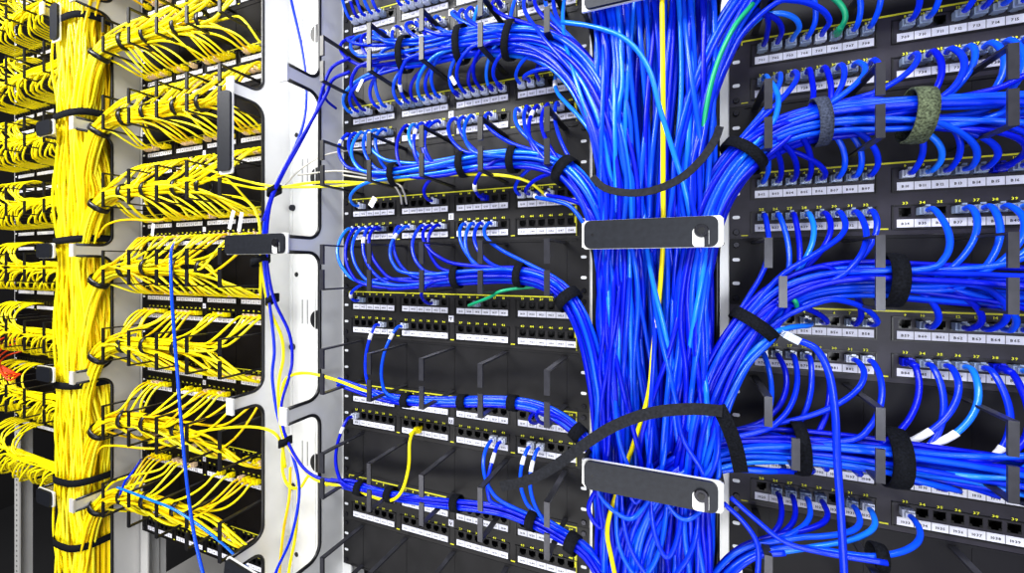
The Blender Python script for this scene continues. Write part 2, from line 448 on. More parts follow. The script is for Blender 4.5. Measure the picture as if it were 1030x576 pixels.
# ------------------------------------------------------------ cables
PLUG = {}
def plug_meshes(kind):
    if kind in PLUG: return PLUG[kind]
    b = MB(); b.box(-5.6, 5.6, -4, 9, -4, 4); b.box(-4.4, 4.4, 9, 14, -3.2, 3.4); b.box(-2.4, 2.4, 4, 12, 4, 5); b.box(-2.0, 2.0, 12, 14, 4.6, 6.6)
    b.box(-5.9, -5.6, 2, 9, -4.4, 4.4); b.box(5.6, 5.9, 2, 9, -4.4, 4.4); b.box(-5.9, 5.9, 8.4, 9.2, -4.4, 4.4)
    PLUG[kind] = b.mesh('plug', {'clear': 'plug_clear', 'pale': 'plug_pale', 'warm': 'plug_warm', 'boot': 'blue_c', 'ybot': 'yellow_a'}[kind])
    return PLUG[kind]
BOOT = {}
def boot_mesh(m):
    if m not in BOOT:
        b = MB(); b.tube([(0, -9, 0), (0, -12, 0), (0, -20, 0), (0, -27, 0)], [4.6, 4.9, 4.0, 3.3], 8); BOOT[m] = b.mesh('boot', m, True)
    return BOOT[m]
def cable(ctrl, r, m, label, cat='cable', group=None, name=None, plug=None, sub=5, sides=7, boot=None, wraps=(), ends=None):
    """ctrl: list of (X,t,Z); plug: kind of plug sitting at ctrl[0] facing the panel"""
    name = name or m.replace('_cable', '').split('_')[0] + '_patch_cable'
    pts = X2(smooth_path(ctrl, sub)); o0 = pts[0].copy()
    t = thing(name, o0.x, -o0.y, o0.z, label, cat, group)
    b = MB(); b.tube([p - o0 for p in pts], r, sides); b.build('jacket', m, t, True)
    if plug:
        p = put('plug', plug_meshes(plug), t, (0, (ctrl[0][1] - 3) / 1000, 0))
        if boot: put('boot', boot_mesh(boot), t, (0, (ctrl[0][1] - 3) / 1000, 0))
    for f, ln, mm in wraps:
        i = 0; acc = 0
        while acc < f and i < len(pts) - 2: acc += (pts[i + 1] - pts[i]).length; i += 1
        j = i
        while j < len(pts) - 1 and (pts[j] - pts[i]).length < ln: j += 1
        if j > i:
            b = MB(); b.tube([q - o0 for q in pts[i:j + 1]], r * 1.22, 8); b.build('label_wrap', mm, t, True)
    return t

class Bundle:
    def __init__(s, pix, rz, rt, n, step=22):
        P = smooth_path([at(*p) for p in pix], 8); P = [Vector(p) for p in P]
        s.P = resample(P, step); s.rz, s.rt, s.n = rz, rt, n; s.k = 0
        m = len(s.P); s.T = [(s.P[min(i + 1, m - 1)] - s.P[max(i - 1, 0)]).normalized() for i in range(m)]
        s.slots = []; c = 0
        ga = 2.399963
        order = list(range(n)); random.shuffle(order)
        s.slots = [(math.sqrt((q + .5) / n), q * ga) for q in order]; s.ph = [(U(0, 6), U(-.5, .5)) for _ in order]
    def frame(s, i):
        T = s.T[i]; t_ax = Vector((0, 1, 0)); v = T.cross(t_ax)
        v = v.normalized() if v.length > .1 else Vector((0, 0, 1)); u = v.cross(T).normalized(); return v, u
    def off(s, i, slot, sc_=1.0):
        rr, a = s.slots[slot % s.n]; ph, am = s.ph[slot % s.n]
        a2 = a + .45 * math.sin(i * .16 + ph) + am * .3; rr2 = min(1., rr + .10 * math.sin(i * .23 + ph * 2))
        v, u = s.frame(i)
        return s.P[i] + (v * math.cos(a2) * s.rz + u * math.sin(a2) * s.rt) * rr2 * sc_
    def nearest(s, X, ahead, dirn):
        best = 0; bd = 1e9
        for i, p in enumerate(s.P):
            d = abs(p.x - (X + ahead * dirn))
            if d < bd - 1e-6: bd = d; best = i
        return best

# ---- blue trunk lanes
def waist(z): return .89 + .11 * math.cos(6.28318 * (z - 190) / 293)
class Trunk:
    waist = False
    def __init__(s, X0, X1, tf, zend=-EYE + 30, wob=7):
        s.X0, s.X1, s.tf, s.zend, s.wob, s.sp = X0, X1, tf, zend, wob, .22
    def path(s, X, z, t, fx=None, drift=50, step=48, sp=.22):
        """from height z downwards; X lane; returns control points"""
        out = []; p1, p2, p3 = U(0, 6), U(0, 6), U(0, 6); l1, l2 = U(55, 95), U(30, 48); zz = z; z0 = z
        xt = s.X0 + (s.X1 - s.X0) * (((X - s.X0) / (s.X1 - s.X0)) + U(-s.sp, s.sp)); xt = min(max(xt, s.X0 + 4), s.X1 - 4)
        while zz > min(-640, z - 100):
            f = min(1, (z0 - zz) / 420.); X_ = X + (xt - X) * f
            x = X_ + s.wob * math.sin(zz / l1 + p1) * min(1, (z0 - zz) / 60 + .1) + 2.5 * math.sin(zz / l2 + p2)
            tt = t - drift * max(0., min(1, (z0 - zz - 60) / 260.)) + 5 * math.sin(zz / l1 + p3)
            if s.waist: x = s.X0 * .5 + s.X1 * .5 + (x - s.X0 * .5 - s.X1 * .5) * waist(zz)
            out.append((min(max(x, s.X0), s.X1), max(8, tt), zz)); zz -= step
        x, tt, zz = out[-1]
        out += [(x, tt, zz - 160), (x, tt, (zz - 160 + s.zend) / 2), (x, tt, s.zend + U(0, 20))]
        return out
BT = Trunk(-106, 34, 118)

def wire(bundle, port, slot, dirn, ahead, trunk, lane, tz, r, m, label, group, plug, boot, cat='cable', wraps=(), loop=0., stride=2, rnd=1., sides=7, drift=50, name=None):
    X, Z = port; i0 = bundle.nearest(X, ahead, dirn)
    E = bundle.off(i0, slot, 1.25)
    C = [(X, 14, Z), (X + U(-1, 1), 27, Z)]
    P0 = Vector((X, 27, Z)); T = bundle.T[i0]; L = (E - P0).length; dz = E.z - Z; tw = U(.3, 1.3) * loop
    B1 = P0 + Vector((-dirn * 14 * tw, 26 + U(0, 16) * rnd, dz * U(.22, .40))); B2 = E - T * (L * U(.42, .58)) + Vector((0, U(0, 12) * rnd, 0))
    for f in (.14, .3, .46, .62, .8): g = 1 - f; C.append(tuple(P0 * g ** 3 + B1 * 3 * g * g * f + B2 * 3 * g * f * f + E * f ** 3))
    n = len(bundle.P)
    for i in range(i0 + 1, n, stride): C.append(tuple(bundle.off(i, slot)))
    if trunk:
        last = C[-1]; C += trunk.path(last[0], last[2] - 45, last[1], drift=drift)
    return cable(C, r, m, label, cat, group, name, plug, 4, sides, boot, wraps)

# ---- right rack bundles
def rb(pix, rz, rt, n): return Bundle(pix, rz, rt, n)
R0 = rb([(1500, -260, 60), (1250, -150, 60), (1000, -70, 60), (860, -42, 62), (795, -30, 64), (758, -4, 70), (728, 40, 82), (704, 100, 92), (690, 165, 96)], 22, 17, 34)
R1 = rb([(1560, 78, 58), (1250, 100, 60), (1030, 114, 60), (930, 116, 62), (835, 121, 64), (785, 134, 68), (748, 156, 76), (716, 200, 88), (702, 250, 96), (694, 310, 96)], 21, 17, 40)
R2 = rb([(1560, 300, 58), (1250, 296, 60), (1030, 289, 60), (930, 284, 62), (860, 281, 64), (800, 292, 68), (762, 322, 78), (728, 372, 90), (706, 430, 96), (696, 490, 96)], 21, 17, 40)
R3 = rb([(1560, 590, 58), (1250, 520, 60), (1030, 478, 60), (930, 464, 62), (868, 456, 64), (800, 450, 66), (745, 450, 76), (700, 462, 88), (664, 490, 96), (640, 540, 98), (632, 600, 98)], 22, 17, 40)
R4 = rb([(1200, 680, 55), (980, 590, 60), (893, 563, 66), (840, 551, 68), (785, 547, 70), (744, 560, 80), (712, 600, 90), (700, 660, 95)], 8, 8, 12)
NM = {'0': 'trunk'}
def rlab(k, row, i): return 'blue patch cable in port %d of the %s patch panel, right rack' % (i + 1 + 24 * row, 'lowest' if k == 4 else ORD[k - 1])
def right_fan(B, k, row, skip, special=None):
    z = pc(ZR, k) + (ZU if row == 0 else ZLW)
    for i, p in enumerate(PR):
        if i in skip: continue
        X = RL + p; m = random.choice(BL); pl = 'clear'; bt = None; wr = ()
        if special and i in special:
            s = special[i]
            if s == 'boot': pl = 'boot'; bt = 'blue_c'; m = 'blue_c'
            if s == 'pale': pl = 'pale'
            if s == 'wrap': wr = ((88, 34, 'wrap'),)
            if s == 'green': m = 'green_cable'; pl = 'clear'; bt = 'green_cable'
        lb = rlab(k, row, i)
        if m == 'green_cable': lb = lb.replace('blue', 'green')
        if wr: lb = lb.replace('cable in', 'cable with white wrap in')
        wire(B, (X, z), B.k, -1, min(U(50, 115), max(12, X - 62)), BT, 0, 0, 3.15, m, lb, 'blue patch cables of the right rack', pl, bt, wraps=wr, loop=U(0, 1))
        B.k += 1
right_fan(R0, 1, 0, {10}, {4: 'pale', 5: 'green'})
right_fan(R1, 1, 1, {23, 20, 18})
right_fan(R1, 2, 0, {22, 19}, {8: 'pale', 13: 'boot'})
right_fan(R2, 2, 1, {8, 10, 21, 18})
right_fan(R2, 3, 0, {1, 2, 5, 8, 10, 20}, {15: 'boot'})
right_fan(R3, 3, 1, {5, 22, 20}, {8: 'boot', 10: 'wrap', 11: 'wrap', 12: 'wrap', 13: 'boot', 6: 'pale', 7: 'pale'})
right_fan(R3, 4, 0, {0, 2, 5, 11, 14, 17, 21})
right_fan(R4, 4, 1, {0, 5} | set(range(9, 24)), {7: 'pale', 8: 'pale'})

# ---- middle rack bundles
M1 = rb([(330, 78, 50), (372, 62, 52), (400, 56, 54), (440, 50, 56), (480, 42, 60), (520, 40, 64), (554, 48, 72), (586, 78, 84), (610, 128, 94), (624, 190, 98)], 24, 16, 42)
M2 = rb([(340, 176, 50), (372, 177, 52), (400, 175, 54), (440, 170, 56), (480, 163, 58), (520, 160, 62), (558, 166, 70), (586, 190, 84), (606, 238, 94), (614, 300, 96)], 15, 13, 26)
M3 = rb([(346, 268, 50), (372, 280, 52), (400, 283, 54), (440, 280, 56), (480, 277, 58), (520, 276, 62), (552, 284, 70), (574, 304, 82), (592, 345, 92), (603, 400, 96)], 13, 11, 18)
M4 = rb([(340, 384, 50), (385, 399, 52), (420, 403, 54), (460, 404, 56), (500, 404, 60), (535, 408, 64), (562, 420, 72), (582, 436, 84), (602, 465, 92), (612, 520, 96)], 7, 7, 12)
M5 = rb([(335, 484, 50), (370, 492, 52), (400, 498, 54), (440, 504, 56), (480, 508, 60), (515, 515, 64), (548, 530, 72), (576, 546, 84), (602, 570, 92), (620, 620, 96)], 8, 8, 14)
def mid_fan(B, k, row, use, special=None, ah=(50, 110), lp=1.):
    z = pc(ZM, k) + (ZU if row == 0 else ZLW)
    for i in use:
        X = ML + PM[i]; m = random.choice(BL); pl = random.choice(['clear', 'pale', 'pale']); bt = None; wr = ()
        if R_() < .22: wr = ((U(22, 34), 9, 'wrap'),)
        if R_() < .12: bt = 'blue_c'
        if special and i in special:
            s = special[i]
            if s == 'boot': pl = 'boot'; bt = 'blue_c'; m = 'blue_c'
            elif s == 'pale': pl = 'pale'
            elif s == 'wrap': wr = ((24, 11, 'wrap'),); pl = 'pale'
            else: m = s; pl = 'clear'; bt = s
        c = {'g': 'green', 'w': 'white'}.get(m[0], 'blue')
        lb = '%s patch cable in port %d of the %s patch panel, middle rack' % (c, i + 1 + 24 * row, ORD[k])
        wire(B, (X, z), B.k, 1, U(*ah), BT, 0, 0, 2.95, m, lb, 'blue patch cables of the middle rack', pl, bt, wraps=wr, loop=U(0, lp))
        B.k += 1
M0 = rb([(330, -92, 50), (400, -96, 54), (480, -104, 60), (540, -104, 66), (580, -70, 84), (606, -10, 94), (616, 60, 96)], 18, 14, 26)
mid_fan(M0, 0, 0, [i for i in range(24) if i not in (5, 13)])
mid_fan(M1, 0, 1, [i for i in range(24) if i not in (7, 16)])
mid_fan(M1, 1, 0, [i for i in range(24) if i not in (3, 21)])
mid_fan(M2, 1, 1, [i for i in range(23) if i not in (6, 17, 15)])
mid_fan(M2, 2, 0, [1, 10, 15, 18, 19, 20, 21], {15: 'boot', 20: 'wrap'})
mid_fan(M3, 2, 1, [0, 1, 2, 3, 4, 6, 7, 9, 10, 11, 13, 14, 15, 16], lp=2.4, ah=(60, 120))
mid_fan(M3, 3, 0, [1, 10])
GREENP = (ML + PM[14], 12, pc(ZM, 3) + ZU)
mid_fan(M4, 3, 1, [4, 6], {4: 'wrap', 6: 'wrap'}, ah=(20, 50))
mid_fan(M4, 4, 0, [20, 21], {20: 'pale', 21: 'pale'}, ah=(28, 45))
mid_fan(M5, 4, 1, [0, 16, 17, 19, 20], {0: 'wrap', 16: 'pale', 17: 'wrap', 19: 'wrap', 20: 'wrap'}, ah=(25, 70))
def through(B, n, m=None, what='', r=2.75):
    for _ in range(n):
        C = [tuple(B.off(i, B.k)) for i in range(0, len(B.P), 2)]
        C += BT.path(C[-1][0], C[-1][2] - 45, C[-1][1])
        cable(C, r, m or random.choice(BL), what, 'cable', 'cables running through ' + what[-30:], sub=4); B.k += 1
through(M4, 6, None, 'blue cable lying in the thin fourth blue bundle of the middle rack')
through(M5, 6, None, 'blue cable lying in the lowest thin blue bundle of the middle rack')

# ---- cables coming down the blue trunk from above
NT = 64
for q in range(NT):
    X = -104 + 136 * ((q * .618034) % 1); lay = q % 4; t0 = 98 - lay * 17
    if q % 4 == 0: X = -60 + (q / NT) * 95
    C = [(X + U(-6, 6), t0, 620)]
    ph = U(0, 6); z = 560; a = U(4, 11); xt = min(max(X + U(-26, 26), -106), 34)
    while z > -640:
        f = (560 - z) / 1200; C.append((min(max(X + (xt - X) * f + a * math.sin(z / 85 + ph), -108), 36), t0 - (30 * max(0, min(1, (120 - z) / 200)) if lay < 2 else 25) + 4 * math.sin(z / 40 + ph), z)); z -= 46
    C += [(C[-1][0], C[-1][1], -900), (C[-1][0], C[-1][1], -1270)]
    cable(C, 3.2, random.choice(BL), 'blue cable running straight down inside the thick blue trunk', 'cable', 'blue cables hanging in the central trunk', sub=4)

# ---- velcro straps
def strap(B, px, label, m='velcro', wdt=13, k=1.12, tilt=0., thick=1.6, rz=None, rt=None, name='velcro_strap', tail=False):
    X = min(range(len(B.P)), key=lambda i: abs(proj(B.P[i])[0] - px))
    p = B.P[X]; v, u = B.frame(X); T = B.T[X]
    a, c_ = (rz or B.rz) * k + 2.6, (rt or B.rt) * k + 2.6
    T2 = (T * math.cos(tilt) + v * math.sin(tilt)).normalized(); v2 = (v * math.cos(tilt) - T * math.sin(tilt)).normalized()
    n = 28; vs = []; nn = 3
    prf = [(-wdt / 2, 0), (-wdt / 2, thick), (0, thick * 1.25), (wdt / 2, thick), (wdt / 2, 0)]
    for i in range(n):
        q = 6.28318 * i / n; rad = v2 * math.cos(q) * a + u * math.sin(q) * c_; N = rad.normalized()
        for s_, h in prf: vs.append(rad + N * h + T2 * s_)
    L = len(prf)
    fs = [(i * L + j, ((i + 1) % n) * L + j, ((i + 1) % n) * L + (j + 1) % L, i * L + (j + 1) % L) for i in range(n) for j in range(L)]
    b = MB(); b.add([(q[0], -q[1], q[2]) for q in vs], fs)
    o = b.build(name, m, None, True); o.location = w(p.x, p.y, p.z)
    tag(o, label, 'velcro strap', 'velcro straps round the cable bundles'); return o
def proj(p):
    d = DIST - p[1]; dep = d * CO - p[0] * SI
    if dep < 30: return (9999, 9999)
    return (515 + FPX * (p[0] * CO + d * SI) / dep, HZ - FPX * p[2] / dep)
strap(R1, 747, 'black velcro strap slanting round the upper right bundle beside the trunk', wdt=13, tilt=.1)
strap(R1, 830, 'grey velcro strap round the upper right bundle', 'velcro_grey', 13)
strap(R1, 935, 'olive green velcro strap round the upper right bundle', 'velcro_olive', 18, 1.16, thick=2.5)
strap(R2, 757, 'dark velcro strap where the middle right bundle turns down', wdt=14)
strap(R2, 893, 'wide black velcro strap round the middle right bundle', wdt=16, k=1.2)
strap(R3, 808, 'fuzzy black velcro strap round the lower right bundle, next to trunk', wdt=13, k=1.15, thick=2.4)
strap(R3, 903, 'thick black velcro strap at centre of lower right bundle', wdt=18, k=1.2, thick=3)
strap(R3, 1022, 'dark velcro strap of the lower right bundle at the right edge', 'velcro_grey', 14, 1.15)
strap(R4, 893, 'small black velcro strap on the thin bundle at lower right', wdt=12, k=1.3)
strap(R0, 768, 'black velcro strap round the bundle at the top right corner of trunk', wdt=20, k=1.1)
for B, xs, nm in ((M1, (403, 463, 520), 'top'), (M2, (402, 466, 523), 'second'), (M3, (465, 518), 'third'), (M4, (408, 460, 514), 'fourth'), (M5, (365, 394, 455, 536), 'lowest')):
    for i, x in enumerate(xs): strap(B, x, '%s black velcro strap from the left on the %s middle rack bundle' % (['first', 'second', 'third', 'fourth'][i], nm), wdt=12 if B.rz > 9 else 14, k=1.1)
for B, x, nm in ((M2, 568, 'second'), (M3, 567, 'third'), (M4, 576, 'fourth'), (M5, 575, 'lowest')):
    strap(B, x, 'black velcro strap where the %s middle rack bundle meets the trunk' % nm, wdt=16, k=1.15)

def ribbon(pix, wd, m, label, thick=1.4):
    P = resample(X2(smooth_path([at(*p) for p in pix], 8)), 8); o0 = P[0].copy(); n = len(P); vs = []
    for i in range(n):
        T = (P[min(i + 1, n - 1)] - P[max(0, i - 1)]).normalized(); V = T.cross(Vector((0, 1, 0)))
        V = V.normalized(); N = V.cross(T).normalized()
        if N.y > 0: N = -N
        N = (N + V * .15).normalized()
        for a, c_ in ((-1, 0), (1, 0), (1, 1), (-1, 1)): vs.append(P[i] - o0 + V * a * wd / 2 + N * c_ * thick)
    fs = [(i * 4 + j, i * 4 + (j + 1) % 4, (i + 1) * 4 + (j + 1) % 4, (i + 1) * 4 + j) for i in range(n - 1) for j in range(4)] + [(3, 2, 1, 0), (4 * n - 4, 4 * n - 3, 4 * n - 2, 4 * n - 1)]
    b = MB(); b.add(vs, fs); o = b.build('velcro_ribbon', m, None); o.location = w(o0.x, -o0.y, o0.z)
    return tag(o, label, 'velcro strap')
ribbon([(596, 178, 112), (608, 189, 128), (630, 194, 138), (655, 192, 142), (684, 180, 142), (706, 160, 136), (719, 141, 126), (724, 128, 110)], 8.5, 'velcro_flat', 'long dark velcro ribbon looping across the blue trunk above the latch plate')
ribbon([(504, 489, 128), (530, 483, 132), (556, 470, 136), (586, 448, 142), (618, 428, 146), (655, 415, 148), (694, 411, 146), (726, 413, 138)], 13, 'velcro_flat', 'long dark velcro ribbon with a free end across the lower blue trunk')
ribbon([(722, 408, 138), (732, 428, 134), (740, 450, 126), (745, 474, 112)], 15, 'velcro', 'broad black velcro strap dropping over the lower right bundle')

# ---- single loose cables
def loose(pix, r, m, label, plug=None, sub=6, **k): return cable([at(*p) for p in pix], r, m, label, 'cable', None, 'loose_' + m.replace('_cable', '').split('_')[0] + '_cable', plug, sub, 8, **k)
loose([(178, 243, 12), (176, 244, 40), (172, 256, 100), (173, 300, 118), (178, 370, 122), (185, 455, 122), (194, 530, 122), (208, 592, 120)], 2.9, 'blue_b', 'single blue cable hanging down in front of the yellow cables', 'pale')
loose([(288, -30, 20), (293, 0, 25), (303, 45, 30), (308, 85, 34), (306, 120, 40), (296, 150, 60), (280, 182, 90), (268, 215, 112), (265, 245, 118), (266, 270, 110), (271, 305, 90), (276, 350, 70), (274, 380, 60), (280, 420, 60), (292, 450, 60), (301, 492, 60), (293, 540, 60), (276, 580, 60), (262, 640, 60)], 2.7, 'blue_a', 'blue cable running top to bottom over the white manager')
loose([(352, 58, 60), (334, 68, 70), (325, 88, 80), (318, 112, 84), (300, 147, 92), (284, 176, 104), (272, 205, 116), (268, 240, 120), (269, 268, 112), (276, 302, 92), (291, 335, 70), (294, 362, 64), (290, 382, 62), (283, 408, 62), (287, 438, 64), (305, 470, 66), (326, 482, 62), (353, 483, 56), (372, 489, 50), (400, 497, 50)], 2.8, 'blue_c', 'deep blue cable crossing from the middle rack to the white manager')
loose([(352, 72, 60), (335, 80, 74), (328, 95, 84), (312, 124, 88), (292, 158, 98), (276, 190, 112), (265, 222, 120)], 2.8, 'blue_c', 'second deep blue cable beside it slanting into the upper white manager')
loose([(325, 87, 80), (328, 100, 60), (338, 109, 30)], 2.4, 'blue_c', 'short blue cable end curling at the upper white manager')
loose([(262, 262, 110), (270, 307, 86), (283, 338, 66), (285, 360, 62), (281, 380, 60), (280, 400, 60), (285, 438, 62), (308, 474, 64), (326, 485, 60), (353, 490, 56), (372, 498, 56), (392, 503, 62), (404, 494, 70), (411, 470, 60), (412, 446, 44), (415, 436, 28), (419, 433, 12)][::-1], 2.8, 'yellow_a', 'yellow cable with yellow plug curving from middle rack to white manager', 'ybot', boot='yellow_a')
loose([(283, 412, 60), (284, 392, 60), (290, 379, 60), (308, 375, 60), (335, 381, 56), (370, 394, 54), (400, 403, 54), (430, 405, 52), (470, 406, 52)], 2.8, 'yellow_a', 'yellow cable arching from the white manager into the fourth bundle')
loose([(286, 438, 62), (284, 470, 58), (290, 488, 56), (302, 490, 56), (312, 478, 58), (330, 488, 55)], 2.6, 'yellow_a', 'yellow cable making a small low loop on white manager')
loose([(292, 470, 40), (291, 500, 38), (285, 535, 36), (281, 580, 36), (280, 640, 36)], 2.6, 'yellow_b', 'left of two amber cables running down the lower white manager')
loose([(298, 470, 42), (300, 500, 38), (297, 540, 36), (290, 580, 36), (288, 640, 36)], 2.6, 'yellow_a', 'right of two amber cables running down the lower white manager')
loose([(150, 445, 60), (200, 434, 80), (245, 429, 90), (272, 433, 80), (283, 446, 66), (287, 470, 60)], 2.6, 'yellow_a', 'single yellow cable reaching from the yellow rack to white manager')
loose([(205, 178, 60), (240, 186, 90), (270, 190, 100), (310, 184, 80), (345, 183, 60), (380, 184, 52), (410, 180, 50), (470, 168, 48)], 2.4, 'yellow_a', 'upper yellow cable crossing the white manager into second bundle')
loose([(200, 168, 60), (240, 180, 92), (272, 187, 104), (300, 188, 86), (340, 187, 60), (365, 184, 54), (400, 181, 54), (450, 176, 50), (500, 176, 60), (530, 182, 50), (551, 198, 24)], 2.4, 'yellow_c', 'lower yellow cable crossing the white manager to middle rack')
loose([(222, 196, 60), (245, 200, 90), (258, 215, 100), (262, 240, 110), (262, 300, 90)], 2.4, 'yellow_a', 'yellow cable bending down beside the closed latch plate')
loose([(278, 196, 70), (300, 172, 60), (322, 158, 50), (345, 152, 45), (372, 150, 40)], 1.6, 'white_cable', 'thin white cable crossing the white manager to middle rack')
loose([(300, 176, 60), (345, 172, 55), (390, 183, 55), (402, 195, 40), (404, 205, 20)], 1.8, 'white_cable', 'left white cable dropping to third middle rack panel', None)
loose([(345, 176, 55), (396, 184, 55), (406, 193, 40), (409, 205, 20)], 1.8, 'white_cable', 'right white cable dropping to third middle rack panel', None)
loose([(666, -60, 120), (666, 0, 122), (667, 90, 122), (667, 180, 120), (667, 240, 108), (663, 300, 102), (657, 352, 108), (652, 398, 108), (636, 450, 96), (622, 490, 100), (611, 530, 112), (616, 565, 114), (628, 620, 110)], 2.9, 'yellow_a', 'yellow cable running down the middle of the blue trunk')
loose([(757, 4, 92), (738, 28, 106), (722, 62, 112), (712, 100, 112), (704, 150, 100)], 2.9, 'green_cable', 'green cable on the right edge of upper blue trunk')
loose([(565, 22, 98), (598, 27, 114), (630, 40, 122), (652, 68, 124), (664, 110, 124), (678, 155, 122), (690, 195, 112), (696, 240, 100), (700, 330, 96)], 3.0, 'blue_d', 'bright blue cable arching over the upper blue trunk')
tt = loose([(806, 343, 138), (822, 352, 142), (834, 376, 144), (840, 415, 146), (842, 460, 146), (846, 520, 144), (850, 600, 140), (852, 700, 130)], 3.4, 'blue_a', 'long blue cable with unplugged clear connector hanging at right rack')
b = MB(); b.box(-10, 10, 0, 8, -5, 5); b.box(-6, 9, 8, 9, -2, 2); 
for i in range(4): b.box(-14, -10, 1, 7, -4 + i * 2.2, -3 + i * 2.2)
o = b.build('plug', 'plug_clear', tt); o.scale = (.75, .75, .75); o.rotation_euler = (0, math.radians(28), 0); o.location = (-.008, 0.004, .003)
cable([GREENP, (GREENP[0], 34, GREENP[2]), at(492, 299, 50), at(503, 293, 60), at(520, 290, 58), at(540, 288, 52)], 2.6, 'green_cable', 'green patch cable rising from the fourth middle rack panel', 'cable', None, None, 'clear')
loose([(793, 300, 78), (800, 303, 84), (800, 312, 70), (786, 318, 40)], 2.6, 'green_cable', 'short green cable looping under the middle right bundle')
for i in range(9):                                       # slack loops low in the trunk
    x0 = U(600, 690); y0 = U(430, 540); wd = U(20, 110) * (1 if R_() < .55 else -1); x1 = min(max(x0 + wd, 600), 722)
    loose([(x0, y0 - 60, 96), (x0 + wd * .05, y0, 112), (x0 + wd * .25, y0 + 40, 118), (x0 + (x1 - x0) * .6, y0 + U(48, 62), 120), (x1, y0 + 20, 116), (x1 + U(-8, 4), y0 - 40, 98)], 2.8, random.choice(BL), 'slack blue cable loop hanging at the bottom of blue trunk')['group'] = 'slack blue loops at the bottom of the trunk'
for i in range(14):                                       # diagonals over the trunk
    y0 = [250, 262, 275, 300, 315, 340, 350, 365, 270, 330, 290, 40, 70, 95][i]; x0 = U(604, 716); dx = U(-48, 48)
    x1 = min(max(x0 + dx, 604), 716)
    loose([(x0, y0 - 60, 84), (x0 + (x1 - x0) * .12, y0 - 15, 104), (x0 + (x1 - x0) * .35, y0 + 25, 112), (x0 + (x1 - x0) * .7, y0 + 70, 112), (x1, y0 + 120, 102), (x1, y0 + 190, 80)], 2.9, random.choice(BL), 'blue cable crossing at a slant on front of blue trunk')['group'] = 'slanting blue cables on the trunk front'
for pts, nm in ((((735, 500), (760, 522), (790, 545), (830, 556), (893, 566)), 'upper'), (((728, 506), (748, 525), (762, 548), (762, 580), (758, 620)), 'middle'), (((790, 556), (760, 560), (735, 580), (720, 610)), 'lower')):
    loose([(x, y, 92 + i * 2) for i, (x, y) in enumerate(pts)], 2.9, 'blue_a', '%s blue cable leaving trunk for the thin lower right bundle' % nm)

# ------------------------------------------------------------ yellow rack
YT = Trunk(-1438, -1296, 110, wob=5); YT.sp = .75; YT.waist = True
def yb(k, n):
    zc = mc(ZY, k); P = [(-800, 46, zc - 4), (-900, 50, zc - 4), (-1000, 54, zc - 2), (-1100, 58, zc), (-1200, 64, zc - 2), (-1236, 72, zc - 4), (-1266, 80, zc - 16), (-1288, 88, zc - 46), (-1304, 92, zc - 92), (-1318, 94, zc - 145)]
    B = Bundle([(600, 300, 0), (610, 300, 0), (620, 300, 0)], 17, 14, n)
    B.P = resample([Vector(p) for p in smooth_path(P, 6)], 26); m = len(B.P)
    B.T = [(B.P[min(i + 1, m - 1)] - B.P[max(i - 1, 0)]).normalized() for i in range(m)]; return B
YB = {}
ylab = 'yellow patch cable in port %d of the %s black patch panel, yellow cable rack'
for k in range(-1, 7):
    B = yb(k, 36); YB[k] = B
    if k > -1:
        z = pc(ZY, k - 1) + ZLW
        use = [i for i in range(24) if R_() < (.86 if k < 5 else .7)]
        for i in use:
            wire(B, (YLX + PM[i], z), B.k, -1, (U(90, 190) if i > 5 else U(15, 55)), YT, 0, 0, 2.7, random.choice(YL), ylab % (i + 25, ORD[k]), 'yellow patch cables of the yellow rack', 'warm' if R_() < .5 else 'ybot', None, stride=2, sides=5, rnd=1.2, drift=40); B.k += 1
    z = pc(ZY, k) + ZU
    for i in range(24):
        if R_() < .12: continue
        wire(B, (YLX + PM[i], z), B.k, -1, (U(90, 190) if i > 5 else U(15, 55)), YT, 0, 0, 2.7, random.choice(YL), ylab % (i + 1, ORD[k + 1]), 'yellow patch cables of the yellow rack', 'warm' if R_() < .5 else 'ybot', None, stride=2, sides=5, rnd=1.2, drift=40); B.k += 1
for q in range(96):
    if q < 60: X = -1434 + 132 * ((q * .618034) % 1); t0 = 104 - (q % 3) * 18
    else: X = -1340 + 40 * ((q * .618034) % 1); t0 = 6 + (q % 6) * 11
    ph = U(0, 6); a = U(2, 6); z = 800; C = []
    while z > -800:
        C.append((-1368 + (min(max(X + a * math.sin(z / 80 + ph), -1438), -1297) + 1368) * waist(z), t0 + 5 * math.sin(z / 60 + ph), z)); z -= 42
    C += [(C[-1][0], C[-1][1], -1000), (C[-1][0], C[-1][1], -1270)]
    cable(C, 2.6, random.choice(YL), 'yellow cable running straight down inside the thick yellow trunk', 'cable', 'yellow cables hanging in the left trunk', sub=3, sides=5)
for k in range(0, 7):
    for j, X in enumerate((-1235, -1135, -1032, -930)):
        if j > 2 and k > 3: continue
        px = proj((X, 60, mc(ZY, k)))[0]
        strap(YB[k], px, '%s black velcro loop from the left on the %s yellow bundle' % (['first', 'second', 'third', 'fourth'][j], ORD[k]), 'trim', 11, 1.1, thick=1.6, rz=15, rt=12)
for k in range(0, 7):
    B = YB[k]; i = min(range(len(B.P)), key=lambda q: abs(B.P[q].z - (mc(ZY, k) - 24)))
    strap(B, proj(B.P[i])[0], 'black strap where the %s yellow bundle turns down into the trunk' % ORD[k], 'trim', 12, 1.1, rz=18, rt=14)
YV = Bundle([(80, -60, 60), (80, 0, 60), (80, 100, 60)], 10, 10, 4)
YV.P = [Vector((-1368, 70, 800 - 20 * i)) for i in range(80)]; YV.T = [Vector((0, 0, -1))] * 80
def vstrap(B, z, a, c, label, wdt=14, m='trim', X=None):
    i = min(range(len(B.P)), key=lambda q: abs(B.P[q].z - z))
    return strap(B, 0, label, m, wdt) if False else vs_(B.P[i], a, c, label, wdt, m)
